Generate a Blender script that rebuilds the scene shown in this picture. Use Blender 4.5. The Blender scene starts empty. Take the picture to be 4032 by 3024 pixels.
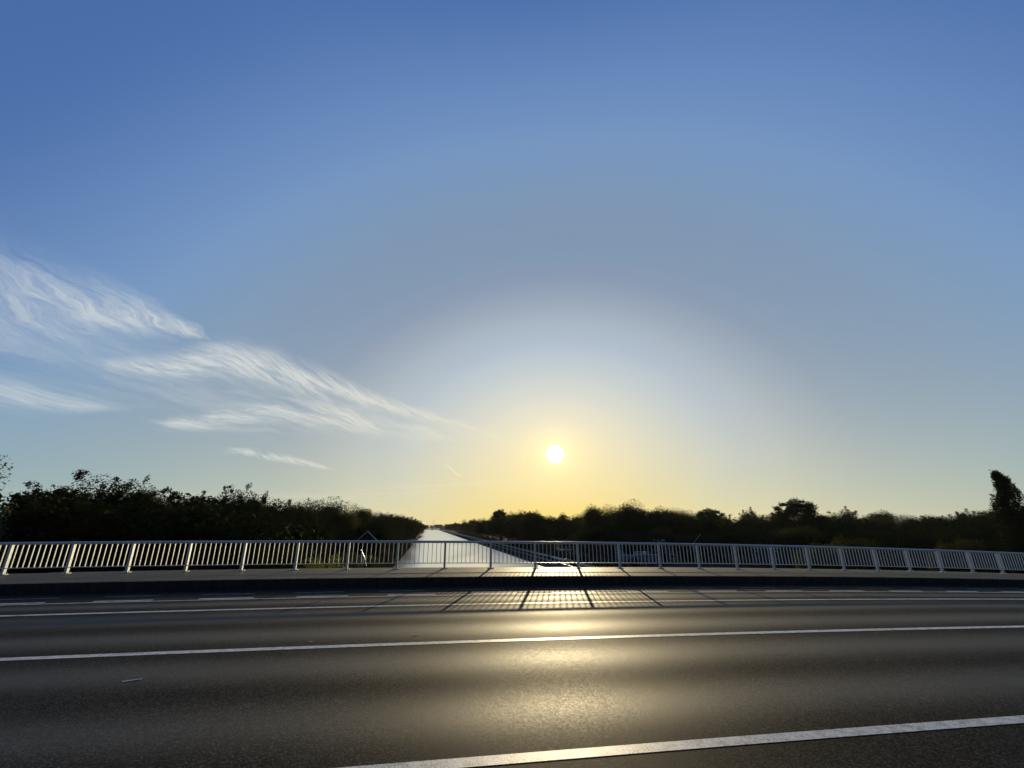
import bpy, math, random
import numpy as np
from mathutils import Vector, Matrix
R = math.radians
random.seed(7); rng = np.random.default_rng(7)
scene = bpy.context.scene
col = scene.collection

# ------------------------------------------------------------------ camera
EYE = 1.956
cam_data = bpy.data.cameras.new("camera")
cam = bpy.data.objects.new("camera", cam_data); col.objects.link(cam)
yaw, pitch, roll = R(10.42), R(18.13), R(-0.17)
fw = Vector((math.sin(yaw)*math.cos(pitch), math.cos(yaw)*math.cos(pitch), math.sin(pitch)))
rt = Vector((math.cos(yaw), -math.sin(yaw), 0)); up = rt.cross(fw)
rt2 = rt*math.cos(roll)+up*math.sin(roll); up2 = up*math.cos(roll)-rt*math.sin(roll)
cam.matrix_world = Matrix(((rt2.x, up2.x, -fw.x, 0), (rt2.y, up2.y, -fw.y, 0), (rt2.z, up2.z, -fw.z, EYE), (0, 0, 0, 1)))
cam_data.sensor_width = 36.0
cam_data.lens = 36.0*1711.06/4032
cam_data.clip_start = 0.05; cam_data.clip_end = 12000
scene.camera = cam

# ------------------------------------------------------------------ sun and sky
SUN_AZ, SUN_EL = R(16.06), R(8.91)
sdir = Vector((math.sin(SUN_AZ)*math.cos(SUN_EL), math.cos(SUN_AZ)*math.cos(SUN_EL), math.sin(SUN_EL)))
ld = bpy.data.lights.new("sun", 'SUN'); ld.energy = 4.6; ld.angle = R(0.53); ld.color = (1.0, 0.80, 0.46)
sun = bpy.data.objects.new("sun", ld); col.objects.link(sun)
sun.rotation_euler = (-sdir).to_track_quat('-Z', 'Y').to_euler()
sun.location = (20, 60, 30)

def srgb(r, g, b):
    f = lambda c: (c/255/12.92) if c/255 <= 0.04045 else ((c/255+0.055)/1.055)**2.4
    return (f(r), f(g), f(b), 1.0)

class NT:
    """small helper for building node trees"""
    def __init__(s, tree): s.t = tree; s.n = tree.nodes; s.l = tree.links
    def new(s, typ, **kw):
        n = s.n.new(typ)
        for k, v in kw.items(): setattr(n, k, v)
        return n
    def put(s, sock, v):
        if isinstance(v, bpy.types.NodeSocket): s.l.new(v, sock)
        elif v is not None: sock.default_value = v
    def m(s, op, a, b=None, c=None, clamp=False):
        n = s.n.new('ShaderNodeMath'); n.operation = op; n.use_clamp = clamp
        s.put(n.inputs[0], a)
        if b is not None: s.put(n.inputs[1], b)
        if c is not None: s.put(n.inputs[2], c)
        return n.outputs[0]
    def ramp(s, fac, stops, interp='LINEAR'):
        n = s.n.new('ShaderNodeValToRGB'); cr = n.color_ramp; cr.interpolation = interp
        while len(cr.elements) < len(stops): cr.elements.new(0.5)
        for e, (p, c) in zip(cr.elements, stops): e.position = p; e.color = c if len(c) == 4 else (*c, 1)
        s.put(n.inputs[0], fac); return n.outputs[0]
    def curve(s, x, pts):
        n = s.n.new('ShaderNodeFloatCurve'); cv = n.mapping.curves[0]
        n.mapping.use_clip = False
        while len(cv.points) < len(pts): cv.points.new(0.5, 0.5)
        for q, p in zip(cv.points, pts): q.location = p; q.handle_type = 'AUTO'
        n.mapping.update(); s.put(n.inputs['Value'], x); return n.outputs[0]
    def mix(s, fac, a, b, blend='MIX'):
        n = s.n.new('ShaderNodeMix'); n.data_type = 'RGBA'; n.blend_type = blend
        s.put(n.inputs[0], fac); s.put(n.inputs[6], a); s.put(n.inputs[7], b); return n.outputs[2]
    def comb(s, x, y, z):
        n = s.n.new('ShaderNodeCombineXYZ'); s.put(n.inputs[0], x); s.put(n.inputs[1], y); s.put(n.inputs[2], z); return n.outputs[0]
    def noise(s, vec, scale, detail=4, rough=0.55, dist=0.0):
        n = s.n.new('ShaderNodeTexNoise'); s.put(n.inputs['Vector'], vec)
        n.inputs['Scale'].default_value = scale; n.inputs['Detail'].default_value = detail
        n.inputs['Roughness'].default_value = rough; n.inputs['Distortion'].default_value = dist
        return n.outputs[0]
    def maprange(s, v, a, b, c=0.0, d=1.0, smooth=False):
        n = s.n.new('ShaderNodeMapRange'); n.interpolation_type = 'SMOOTHSTEP' if smooth else 'LINEAR'
        s.put(n.inputs[0], v); n.inputs[1].default_value = a; n.inputs[2].default_value = b
        n.inputs[3].default_value = c; n.inputs[4].default_value = d; return n.outputs[0]

world = bpy.data.worlds.new("World"); scene.world = world; world.use_nodes = True
W = NT(world.node_tree)
for n in list(W.n): W.n.remove(n)
tc = W.new('ShaderNodeTexCoord')
dirv = tc.outputs['Generated']
sep = W.new('ShaderNodeSeparateXYZ'); W.l.new(dirv, sep.inputs[0])
X, Y, Z = sep.outputs
dot = W.new('ShaderNodeVectorMath', operation='DOT_PRODUCT'); W.l.new(dirv, dot.inputs[0]); dot.inputs[1].default_value = sdir
gam = W.m('MULTIPLY', W.m('ARCCOSINE', W.m('MINIMUM', dot.outputs['Value'], 1.0)), 57.29578)     # angle from the sun, degrees
el = W.m('MULTIPLY', W.m('ARCSINE', Z), 57.29578)
az = W.m('MULTIPLY', W.m('ARCTAN2', X, Y), 57.29578)
g180 = W.m('DIVIDE', gam, 90.0)
def st(lst): return [(min(a/90.0, 1.0), srgb(*c)) for a, c in lst]
def sl(lst): return [(a/90.0, c) for a, c in lst]
# the haze glow round the sun is wider than it is high
wide = W.maprange(el, 8, 48, .68, 1.0)
dz = W.m('MULTIPLY', W.m('MULTIPLY', W.m('SUBTRACT', az, math.degrees(SUN_AZ)), wide), W.m('SQRT', W.m('MAXIMUM', W.m('SUBTRACT', 1.0, W.m('MULTIPLY', Z, Z)), 0.0)))
de = W.m('SUBTRACT', el, math.degrees(SUN_EL))
g180 = W.m('DIVIDE', W.m('SQRT', W.m('ADD', W.m('MULTIPLY', dz, dz), W.m('MULTIPLY', de, de))), 90.0)
upper = W.ramp(g180, sl([(0, (0.9600, 0.8900, 0.6000)), (4, (0.8000, 0.7800, 0.6500)), (7, (0.6600, 0.6850, 0.6600)), (10, (0.5400, 0.5980, 0.6300)), (14, (0.4150, 0.4850, 0.5850)),
    (18, (0.3350, 0.3950, 0.4850)), (22, (0.2420, 0.3000, 0.4080)), (25, (0.2050, 0.2800, 0.4000)), (29, (0.1960, 0.2750, 0.4050)), (34, (0.1820, 0.2800, 0.4450)), (40, (0.1520, 0.2650, 0.4950)),
    (50, (0.0720, 0.1600, 0.3950)), (60, (0.0470, 0.1200, 0.3300)), (75, (0.0300, 0.0850, 0.2500)), (90, (0.0170, 0.0470, 0.1400))]), 'CARDINAL')
horiz = W.ramp(g180, sl([(0, (1.0300, 0.6500, 0.0300)), (4, (0.9450, 0.6250, 0.0500)), (8, (0.8500, 0.6050, 0.1100)), (13, (0.7000, 0.5850, 0.2600)), (20, (0.5600, 0.5350, 0.3500)), (30, (0.3800, 0.4350, 0.3600)),
    (40, (0.2500, 0.3550, 0.3350)), (52, (0.1850, 0.3000, 0.3200)), (70, (0.1300, 0.1900, 0.2200)), (90, (0.0750, 0.1000, 0.1350))]), 'CARDINAL')
wh = W.m('POWER', 2.71828, W.m('DIVIDE', W.m('MAXIMUM', el, 0.0), -9.5))
sky = W.mix(wh, upper, horiz)
# cirrus clouds: bands that follow a line in azimuth / elevation, frayed by stretched noise
u01 = W.m('DIVIDE', W.m('ADD', az, 60.0), 90.0)
def P(lst, k): return [((a+60)/90.0, v*k) for a, v in lst]
def band(centre, width, inten, seed, along=0.16, across=1.1, tilt=0.10, lo=0.38, hi=0.72, warp=1.6):
    c = W.m('MULTIPLY', W.curve(u01, P(centre, 1/30.0)), 30.0)
    w = W.m('MAXIMUM', W.m('MULTIPLY', W.curve(u01, P(width, 1/10.0)), 11.6), 0.02)
    it = W.m('MAXIMUM', W.curve(u01, P(inten, 1.0)), 0.0)
    d = W.m('SUBTRACT', el, c)
    wn = W.m('SUBTRACT', W.noise(W.comb(W.m('MULTIPLY', az, 0.22), W.m('MULTIPLY', el, 0.5), seed), 1.0, 3), 0.5)
    d2 = W.m('ADD', d, W.m('MULTIPLY', wn, warp))
    q = W.m('DIVIDE', W.m('ABSOLUTE', d2), w)
    body = W.m('SUBTRACT', 1.0, W.maprange(q, 0.0, 1.35, 0, 1, True))
    ns = W.noise(W.comb(W.m('MULTIPLY', az, along), W.m('MULTIPLY', W.m('ADD', d2, W.m('MULTIPLY', az, tilt)), across), seed+3.3), 1.0, 7, 0.62, 0.35)
    fr = W.maprange(ns, lo-.04, hi-.03, 0, 1, True)
    fine = W.noise(W.comb(W.m('MULTIPLY', az, along*2.2), W.m('MULTIPLY', W.m('ADD', d2, W.m('MULTIPLY', az, tilt*1.5)), across*3.2), seed+8.1), 1.0, 8, 0.7, 0.5)
    fr = W.m('MULTIPLY', fr, W.maprange(fine, .28, .66, .35, 1.0, True))
    return W.m('MULTIPLY', W.m('MULTIPLY', body, fr), it)
bands = [
    band([(-60, 19.5), (-47, 19.5), (-42, 19.3), (-38, 19.7), (-33, 20.1), (-28, 20.0), (-26, 19.9), (30, 19.9)],
         [(-60, 4), (-47, 4), (-42, 3.7), (-38, 3.0), (-33, 1.9), (-28, 0.7), (-26, 0.1), (30, 0.0)],
         [(-60, .8), (-42, .8), (-33, .95), (-29, .9), (-26.5, .1), (-25, 0), (30, 0)], 1.7, along=.13, across=.55, tilt=.42, lo=.30, hi=.66, warp=3.2),
    band([(-60, 14), (-34, 15.2), (-27.5, 16.9), (-24, 17.8), (-17.5, 17.1), (-10, 15.6), (-2.5, 14.0), (6.4, 12.0), (13, 8.9), (30, 8.9)],
         [(-60, .1), (-34.5, .6), (-30, 1.3), (-24, 2.1), (-17.5, 2.0), (-10, 1.2), (-2.5, .75), (6.4, .3), (13, .18), (30, 0)],
         [(-60, 0), (-36, 0), (-34, .7), (-27, 1), (-17, 1), (-6, .9), (0, .6), (6.4, .32), (13, .15), (16, 0), (30, 0)], 5.1, along=.17, across=1.0, tilt=.30, lo=.33, hi=.62, warp=1.1),
    band([(-60, 10), (-29, 10.2), (-23, 11.6), (-18, 12.7), (-12, 12.9), (-6.5, 12.1), (-.3, 11.3), (4, 10.6), (30, 10)],
         [(-60, .1), (-29, .6), (-23, 1.4), (-18, 2.0), (-12, 1.7), (-6.5, 1.1), (-.3, .6), (4, .15), (30, 0)],
         [(-60, 0), (-31, 0), (-28, .8), (-18, .75), (-8, .85), (-.3, .55), (4, .1), (6, 0), (30, 0)], 9.4, along=.15, across=1.25, tilt=.22, lo=.37, hi=.66, warp=1.3),
    band([(-60, 11.2), (-47, 11.2), (-40.5, 11.1), (-36, 11.0), (-32.5, 11.2), (30, 11)],
         [(-60, 1.5), (-47, 1.5), (-40.5, 1.3), (-36, .9), (-32.5, .4), (30, 0)],
         [(-60, .75), (-42, .75), (-36, .6), (-32, .1), (-31, 0), (30, 0)], 12.9, along=.1, across=.9, tilt=.1, lo=.3, hi=.66, warp=.5),
    band([(-60, 8.2), (-22, 8.0), (-17, 7.5), (-12, 6.7), (30, 6)],
         [(-60, .1), (-22, .45), (-17, .42), (-12, .25), (30, 0)],
         [(-60, 0), (-24, 0), (-21, .75), (-14, .7), (-11, .1), (-9, 0), (30, 0)], 21.0, along=.45, across=1.6, tilt=.2, lo=.42, hi=.62, warp=.5),
    band([(-60, 15), (-30, 14.5), (-10, 13.5), (5, 11.5), (30, 9)],
         [(-60, 5), (-30, 4.6), (-10, 3.2), (5, 1.6), (30, .5)],
         [(-60, .36), (-20, .34), (-5, .30), (8, .18), (18, 0), (30, 0)], 31.0, along=.05, across=.42, tilt=.12, lo=.4, hi=.75, warp=2.0),
    band([(-60, 3.2), (-20, 3.0), (10, 4.6), (30, 3.4)],
         [(-60, .7), (-20, .9), (10, 1.4), (30, 1.0)],
         [(-60, .16), (-20, .2), (10, .22), (20, .22), (30, .08)], 41.0, along=.1, across=2.2, tilt=.03, lo=.45, hi=.72, warp=.9),
]
bands.append(band([(-60, 7.5), (1.5, 7.5), (4.2, 6.0), (30, 6.0)], [(-60, .12), (30, .12)], [(-60, 0), (1.3, 0), (1.9, .75), (3.5, .8), (4.1, 0), (30, 0)], 51.0, along=.3, across=.5, lo=.1, hi=.4, warp=.15))
cm = bands[0]
for b in bands[1:]: cm = W.m('ADD', cm, W.m('MULTIPLY', b, W.m('SUBTRACT', 1.0, cm)))
cm = W.m('MULTIPLY', cm, 0.88, clamp=True)
cm = W.m('MULTIPLY', cm, W.m('MULTIPLY', W.maprange(az, 15, 27, 1, 0, True), W.maprange(az, -100, -70, 0, 1, True)))
ccol = W.ramp(g180, st([(0, (255, 236, 180)), (10, (246, 232, 196)), (22, (226, 224, 212)), (45, (206, 211, 212)), (90, (190, 200, 212))]))
sky = W.mix(cm, sky, ccol)
# the sun itself: a burnt-out disc with a narrow bright rim
disc = W.m('ADD', W.m('MULTIPLY', W.m('SUBTRACT', 1.0, W.maprange(gam, 0.85, 1.3, 0, 1, True)), 2.5), W.m('MULTIPLY', W.m('POWER', 2.71828, W.m('MULTIPLY', gam, -.62)), .42))
nish = W.new('ShaderNodeTexSky', sky_type='NISHITA')
nish.sun_disc = False; nish.sun_elevation = SUN_EL; nish.sun_rotation = SUN_AZ
nish.air_density = 1.0; nish.dust_density = 0.0; nish.ozone_density = 1.0
bg1 = W.new('ShaderNodeBackground'); W.l.new(nish.outputs[0], bg1.inputs[0]); bg1.inputs[1].default_value = 0.05
bg2 = W.new('ShaderNodeBackground'); W.l.new(sky, bg2.inputs[0]); bg2.inputs[1].default_value = 1.0/0.7
bg3 = W.new('ShaderNodeBackground'); bg3.inputs[0].default_value = (1, .88, .52, 1); W.l.new(disc, bg3.inputs[1])
a1 = W.new('ShaderNodeMixShader'); a1.inputs[0].default_value = 0.7; a2 = W.new('ShaderNodeAddShader'); wo = W.new('ShaderNodeOutputWorld')
W.l.new(bg1.outputs[0], a1.inputs[1]); W.l.new(bg2.outputs[0], a1.inputs[2])
W.l.new(a1.outputs[0], a2.inputs[0]); W.l.new(bg3.outputs[0], a2.inputs[1]); W.l.new(a2.outputs[0], wo.inputs[0])
world.cycles.sampling_method = 'MANUAL'; world.cycles.sample_map_resolution = 1024

scene.view_settings.view_transform = 'Standard'; scene.view_settings.look = 'None'
scene.view_settings.exposure = 0.0; scene.view_settings.gamma = 1.0
scene.view_settings.use_curve_mapping = False
scene.cycles.max_bounces = 6; scene.cycles.transparent_max_bounces = 4
scene.cycles.sample_clamp_indirect = 4.0
scene.cycles.use_denoising = True

# ------------------------------------------------------------------ helpers
def mat(name, base=(0.5, 0.5, 0.5), rough=0.6, metal=0.0, spec=0.5):
    m = bpy.data.materials.new(name); m.use_nodes = True
    t = NT(m.node_tree); b = m.node_tree.nodes['Principled BSDF']
    b.inputs['Base Color'].default_value = (*base, 1); b.inputs['Roughness'].default_value = rough
    b.inputs['Metallic'].default_value = metal; b.inputs['Specular IOR Level'].default_value = spec
    return m, t, b
def grain(t, b, c0, c1, scale, rough=None, bump=0.0, detail=5, obj=True):
    co = t.new('ShaderNodeTexCoord').outputs['Object']
    n = t.noise(co, scale, detail)
    t.l.new(t.ramp(n, [(0.3, c0), (0.7, c1)]), b.inputs['Base Color'])
    if rough: t.l.new(t.maprange(n, .3, .7, *rough), b.inputs['Roughness'])
    if bump:
        bn = t.new('ShaderNodeBump'); bn.inputs['Strength'].default_value = bump; bn.inputs['Distance'].default_value = 0.02
        t.l.new(n, bn.inputs['Height']); t.l.new(bn.outputs[0], b.inputs['Normal'])
    return n

def mesh(name, verts, faces, m=None, smooth=False):
    me = bpy.data.meshes.new(name); me.from_pydata([tuple(v) for v in verts], [], [tuple(f) for f in faces]); me.update()
    if m: me.materials.append(m)
    if smooth: me.polygons.foreach_set('use_smooth', [True]*len(me.polygons))
    return me
def link(name, me, parent=None, loc=(0, 0, 0), rot=(0, 0, 0), sc=(1, 1, 1)):
    o = bpy.data.objects.new(name, me); col.objects.link(o)
    o.parent = parent; o.location = loc; o.rotation_euler = rot; o.scale = sc
    return o
def tag(o, label=None, cat=None, group=None, kind=None):
    if label: o['label'] = label
    if cat: o['category'] = cat
    if group: o['group'] = group
    if kind: o['kind'] = kind
    return o
class MB:
    def __init__(s): s.v = []; s.f = []
    def box(s, a, b):
        i = len(s.v); (x0, y0, z0), (x1, y1, z1) = a, b
        s.v += [(x0, y0, z0), (x1, y0, z0), (x1, y1, z0), (x0, y1, z0), (x0, y0, z1), (x1, y0, z1), (x1, y1, z1), (x0, y1, z1)]
        s.f += [(i, i+3, i+2, i+1), (i+4, i+5, i+6, i+7), (i, i+1, i+5, i+4), (i+1, i+2, i+6, i+5), (i+2, i+3, i+7, i+6), (i+3, i, i+4, i+7)]
        return s
    def bar(s, p, q, w, d=None, side=(0, 1, 0)):
        """a rectangular bar from p to q"""
        p, q = Vector(p), Vector(q); d = d or w; ax = (q-p).normalized()
        a = ax.cross(Vector(side));
        if a.length < 1e-4: a = ax.cross(Vector((1, 0, 0)))
        a.normalize(); b = ax.cross(a); i = len(s.v)
        for c in (p, q):
            for sx, sy in ((-1, -1), (1, -1), (1, 1), (-1, 1)): s.v.append(tuple(c+a*(w/2*sx)+b*(d/2*sy)))
        s.f += [(i, i+1, i+2, i+3), (i+7, i+6, i+5, i+4)]+[(i+k, i+4+k, i+4+(k+1) % 4, i+(k+1) % 4) for k in range(4)]
        return s
    def tube(s, pts, rad, n=8):
        """a tube through points; rad is a number or one per point"""
        rad = rad if hasattr(rad, '__len__') else [rad]*len(pts); i0 = len(s.v); pts = [Vector(p) for p in pts]
        for k, p in enumerate(pts):
            ax = (pts[min(k+1, len(pts)-1)]-pts[max(k-1, 0)]).normalized()
            a = ax.cross(Vector((0.13, 0.99, 0.02))); a = a.normalized() if a.length > 1e-3 else Vector((1, 0, 0)); b = ax.cross(a)
            for j in range(n):
                t = 2*math.pi*j/n; s.v.append(tuple(p+(a*math.cos(t)+b*math.sin(t))*rad[k]))
        for k in range(len(pts)-1):
            for j in range(n):
                a_, b_ = i0+k*n+j, i0+k*n+(j+1) % n; s.f.append((a_, b_, b_+n, a_+n))
        s.f.append(tuple(i0+j for j in range(n))[::-1]); s.f.append(tuple(i0+(len(pts)-1)*n+j for j in range(n)))
        return s
    def poly(s, pts, faces):
        i = len(s.v); s.v += [tuple(p) for p in pts]; s.f += [tuple(i+k for k in f) for f in faces]; return s
    def prism(s, prof, y0, y1):
        """extrude a profile of (x, z) points from y0 to y1"""
        i = len(s.v); n = len(prof)
        s.v += [(x, y0, z) for x, z in prof]+[(x, y1, z) for x, z in prof]
        s.f += [tuple(i+k for k in range(n)), tuple(i+n+k for k in range(n))[::-1]]
        s.f += [(i+k, i+n+k, i+n+(k+1) % n, i+(k+1) % n) for k in range(n)]; return s
    def build(s, name, m, parent=None, smooth=False, **kw): return link(name, mesh(name, s.v, s.f, m, smooth), parent, **kw)

# ------------------------------------------------------------------ levels of the bridge
CREST_C, CREST_X = 0.00048, -12.3
SR, SS, KERB, YE, YR = 0.01243, 0.02445, 0.309, 17.66, 20.35
def zc(x):
    d = abs(x-CREST_X); lim = 95.0
    z = -CREST_C*d*d if d < lim else -CREST_C*lim*lim-2*CREST_C*lim*(d-lim)
    z += CREST_C*CREST_X**2
    return max(z, -6.9)
def zroad(x, y): return zc(x)-SR*(y-8.0)
def zwalk(x, y): return zc(x)-SR*(YE-8.0)+KERB+SS*(y-YE)
ZG, ZW = -7.0, -8.0            # level of the ground and of the water
XL, XR = -8.4, 30.0            # canal edges

# ------------------------------------------------------------------ materials
def asphalt(name):
    m, t, b = mat(name, rough=.6)
    co = t.new('ShaderNodeTexCoord').outputs['Object']
    sp = t.new('ShaderNodeSeparateXYZ'); t.l.new(co, sp.inputs[0]); y = sp.outputs[1]
    # polished wheel tracks along the lanes, wobbling a little
    wob = t.m('MULTIPLY', t.m('SUBTRACT', t.noise(t.comb(t.m('MULTIPLY', sp.outputs[0], .12), 0.0, 3.0), 1.0, 2), .5), .55)
    yy = t.m('ADD', y, wob)
    tr = None
    for c, w in ((5.62, .50), (7.68, .52), (10.0, .50), (12.05, .55), (14.3, .35)):
        q = t.m('DIVIDE', t.m('SUBTRACT', yy, c), w)
        g = t.m('POWER', 2.71828, t.m('MULTIPLY', t.m('MULTIPLY', q, q), -1.0))
        tr = g if tr is None else t.m('ADD', tr, g)
    tr = t.m('MINIMUM', tr, 1.0)
    big = t.noise(t.comb(t.m('MULTIPLY', sp.outputs[0], .35), t.m('MULTIPLY', y, 1.5), 0.0), 1.0, 5)
    vo = t.new('ShaderNodeTexVoronoi'); vo.inputs['Scale'].default_value = 70.0; t.l.new(co, vo.inputs['Vector'])


    sepc = t.new('ShaderNodeSeparateColor'); t.l.new(vo.outputs['Color'], sepc.inputs[0]); rnd = sepc.outputs[0]
    fine = t.noise(co, 140.0, 3, .7)
    alb = t.m('MULTIPLY', t.m('ADD', t.m('ADD', .007, t.m('MULTIPLY', t.m('POWER', rnd, 3.0), .055)), t.m('MULTIPLY', tr, .014)),
              t.maprange(big, .3, .7, .75, 1.25))
    colr = t.mix(fine, t.comb(alb, alb, t.m('MULTIPLY', alb, .94)), t.comb(t.m('MULTIPLY', alb, 1.06), alb, t.m('MULTIPLY', alb, .88)))
    t.l.new(colr, b.inputs['Base Color'])
    rg = t.m('ADD', t.m('SUBTRACT', .70, t.m('MULTIPLY', tr, .06)), t.m('MULTIPLY', t.m('SUBTRACT', rnd, .5), .2))
    t.l.new(rg, b.inputs['Roughness'])
    t.l.new(t.m('MULTIPLY', t.m('ADD', .018, t.m('MULTIPLY', tr, .125)), t.m('ADD', .55, t.m('MULTIPLY', rnd, .9))), b.inputs['Specular IOR Level'])
    bn = t.new('ShaderNodeBump'); bn.inputs['Strength'].default_value = .4; bn.inputs['Distance'].default_value = .004
    h = t.m('ADD', t.m('MULTIPLY', rnd, .6), fine)
    t.l.new(h, bn.inputs['Height']); t.l.new(bn.outputs[0], b.inputs['Normal'])
    return m
M_asph = asphalt('asphalt')
def paint():
    m, t, b = mat('road_paint', rough=.55, spec=.35)
    co = t.new('ShaderNodeTexCoord').outputs['Object']
    n = t.noise(co, 9.0, 6, .7); n2 = t.noise(co, 70.0, 3, .7)
    w = t.m('ADD', t.m('MULTIPLY', n, .45), t.m('MULTIPLY', n2, .55))
    t.l.new(t.ramp(w, [(.38, (.05, .05, .045)), (.45, (.34, .34, .33)), (.55, (.62, .62, .58)), (.7, (.82, .81, .76))]), b.inputs['Base Color'])
    bn = t.new('ShaderNodeBump'); bn.inputs['Strength'].default_value = .5; bn.inputs['Distance'].default_value = .004
    t.l.new(n2, bn.inputs['Height']); t.l.new(bn.outputs[0], b.inputs['Normal'])
    return m
M_paint = paint()
def paving():
    m, t, b = mat('paving', rough=.60, spec=.14)
    co = t.new('ShaderNodeTexCoord').outputs['Object']
    br = t.new('ShaderNodeTexBrick'); t.l.new(co, br.inputs['Vector']); br.inputs['Scale'].default_value = 1.0
    br.inputs['Brick Width'].default_value = .22; br.inputs['Row Height'].default_value = .11; br.inputs['Mortar Size'].default_value = .006
    br.inputs['Color1'].default_value = (.066, .050, .034, 1); br.inputs['Color2'].default_value = (.11, .082, .054, 1); br.inputs['Mortar'].default_value = (.05, .045, .04, 1)
    n = t.noise(co, 1.3, 6)
    c = t.mix(t.maprange(n, .35, .7, 0, .55), br.outputs[0], (.055, .050, .040, 1))
    sp = t.new('ShaderNodeSeparateColor')
    vo = t.new('ShaderNodeTexVoronoi'); vo.inputs['Scale'].default_value = 45; t.l.new(co, vo.inputs['Vector']); t.l.new(vo.outputs['Color'], sp.inputs[0])
    c = t.mix(t.m('MULTIPLY', sp.outputs[0], .45), c, (.04, .04, .035, 1))
    t.l.new(c, b.inputs['Base Color'])
    bn = t.new('ShaderNodeBump'); bn.inputs['Strength'].default_value = .6; bn.inputs['Distance'].default_value = .008
    t.l.new(t.m('ADD', br.outputs['Fac'], t.m('MULTIPLY', sp.outputs[0], -.5)), bn.inputs['Height']); t.l.new(bn.outputs[0], b.inputs['Normal'])
    return m
M_pave = paving()
M_conc, _t, _b = mat('concrete', rough=.8, spec=.2); grain(_t, _b, (.016, .0155, .014), (.045, .043, .038), 6, bump=.4)
M_galv, _t, _b = mat('galvanised_steel', rough=.42, metal=.35, spec=.6); grain(_t, _b, (.50, .52, .51), (.68, .69, .66), 14, rough=(.38, .55))
M_soil, _t, _b = mat('grassy_soil', rough=.95, spec=.1); grain(_t, _b, (.018, .022, .010), (.045, .05, .02), .6, bump=.8)
M_rip, _t, _b = mat('stone_revetment', rough=.9, spec=.15); grain(_t, _b, (.02, .022, .018), (.07, .07, .06), 2.5, bump=1.0)
M_path, _t, _b = mat('towpath_concrete', rough=.5, spec=.7); grain(_t, _b, (.16, .155, .14), (.28, .27, .24), 1.5)
M_white, _t, _b = mat('white_paint', rough=.4); grain(_t, _b, (.6, .6, .57), (.8, .8, .77), 3)
M_dark, _t, _b = mat('dark_boards', rough=.9, spec=.05); grain(_t, _b, (.004, .004, .004), (.010, .009, .008), 5)
M_roof, _t, _b = mat('grey_roofing', rough=.45, spec=.5); grain(_t, _b, (.2, .21, .225), (.3, .31, .33), 4)
M_wall, _t, _b = mat('grey_green_render', rough=.85); grain(_t, _b, (.08, .09, .08), (.14, .15, .13), 3)
M_brick, _t, _b = mat('dark_brick', rough=.9, spec=.15); grain(_t, _b, (.035, .026, .02), (.07, .05, .04), 8)
M_blue, _t, _b = mat('blue_grey_hull', rough=.5); grain(_t, _b, (.10, .13, .20), (.19, .22, .30), 2.5)
M_navy, _t, _b = mat('navy_metal', rough=.5); grain(_t, _b, (.008, .01, .03), (.02, .024, .05), 3)
M_tan, _t, _b = mat('tan_brick', rough=.85); grain(_t, _b, (.25, .17, .11), (.36, .25, .17), 9)
M_grey, _t, _b = mat('grey_paint', rough=.5); grain(_t, _b, (.14, .16, .16), (.24, .26, .25), 3)
M_glass, _t, _b = mat('window_glass', base=(.02, .025, .03), rough=.05, spec=.8)
M_tyre, _t, _b = mat('tyre_rubber', base=(.02, .02, .02), rough=.8)
M_far, _t, _b = mat('far_concrete', rough=.8); grain(_t, _b, (.12, .12, .12), (.2, .2, .19), .3)
def water():
    m, t, b = mat('water', base=(.012, .018, .016), rough=.16, spec=.5)
    b.inputs['IOR'].default_value = 1.333
    co = t.new('ShaderNodeTexCoord').outputs['Object']
    mp = t.new('ShaderNodeMapping'); mp.inputs['Scale'].default_value = (.9, .55, 1); t.l.new(co, mp.inputs[0])
    n = t.m('ADD', t.noise(mp.outputs[0], 1.1, 5, .6, .3), t.m('MULTIPLY', t.noise(co, .14, 4), 1.7))
    bn = t.new('ShaderNodeBump'); bn.inputs['Strength'].default_value = .6; bn.inputs['Distance'].default_value = .18
    t.l.new(n, bn.inputs['Height']); t.l.new(bn.outputs[0], b.inputs['Normal'])
    gl = t.new('ShaderNodeBsdfGlossy'); gl.inputs['Roughness'].default_value = .28; gl.inputs['Color'].default_value = (1, .98, .92, 1); t.l.new(bn.outputs[0], gl.inputs['Normal'])
    lw = t.new('ShaderNodeLayerWeight'); lw.inputs['Blend'].default_value = .5
    mx = t.new('ShaderNodeMixShader'); t.l.new(t.m('POWER', lw.outputs['Facing'], 1.3), mx.inputs[0])
    t.l.new(b.outputs[0], mx.inputs[1]); t.l.new(gl.outputs[0], mx.inputs[2]); t.l.new(mx.outputs[0], t.n['Material Output'].inputs[0])
    return m
M_water = water()
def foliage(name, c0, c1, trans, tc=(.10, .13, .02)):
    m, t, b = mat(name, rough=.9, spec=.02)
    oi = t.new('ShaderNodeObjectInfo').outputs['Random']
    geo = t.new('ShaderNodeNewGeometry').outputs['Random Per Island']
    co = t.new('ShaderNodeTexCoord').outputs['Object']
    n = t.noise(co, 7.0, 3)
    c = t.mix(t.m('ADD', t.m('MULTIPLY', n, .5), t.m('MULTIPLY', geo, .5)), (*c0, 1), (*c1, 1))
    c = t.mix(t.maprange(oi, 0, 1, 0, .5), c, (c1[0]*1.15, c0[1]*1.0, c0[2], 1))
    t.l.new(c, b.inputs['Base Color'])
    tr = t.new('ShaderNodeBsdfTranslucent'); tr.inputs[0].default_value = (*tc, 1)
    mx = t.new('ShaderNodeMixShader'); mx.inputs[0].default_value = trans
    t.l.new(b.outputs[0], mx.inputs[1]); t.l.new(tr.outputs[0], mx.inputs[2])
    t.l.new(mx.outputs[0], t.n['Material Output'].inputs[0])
    return m
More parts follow.
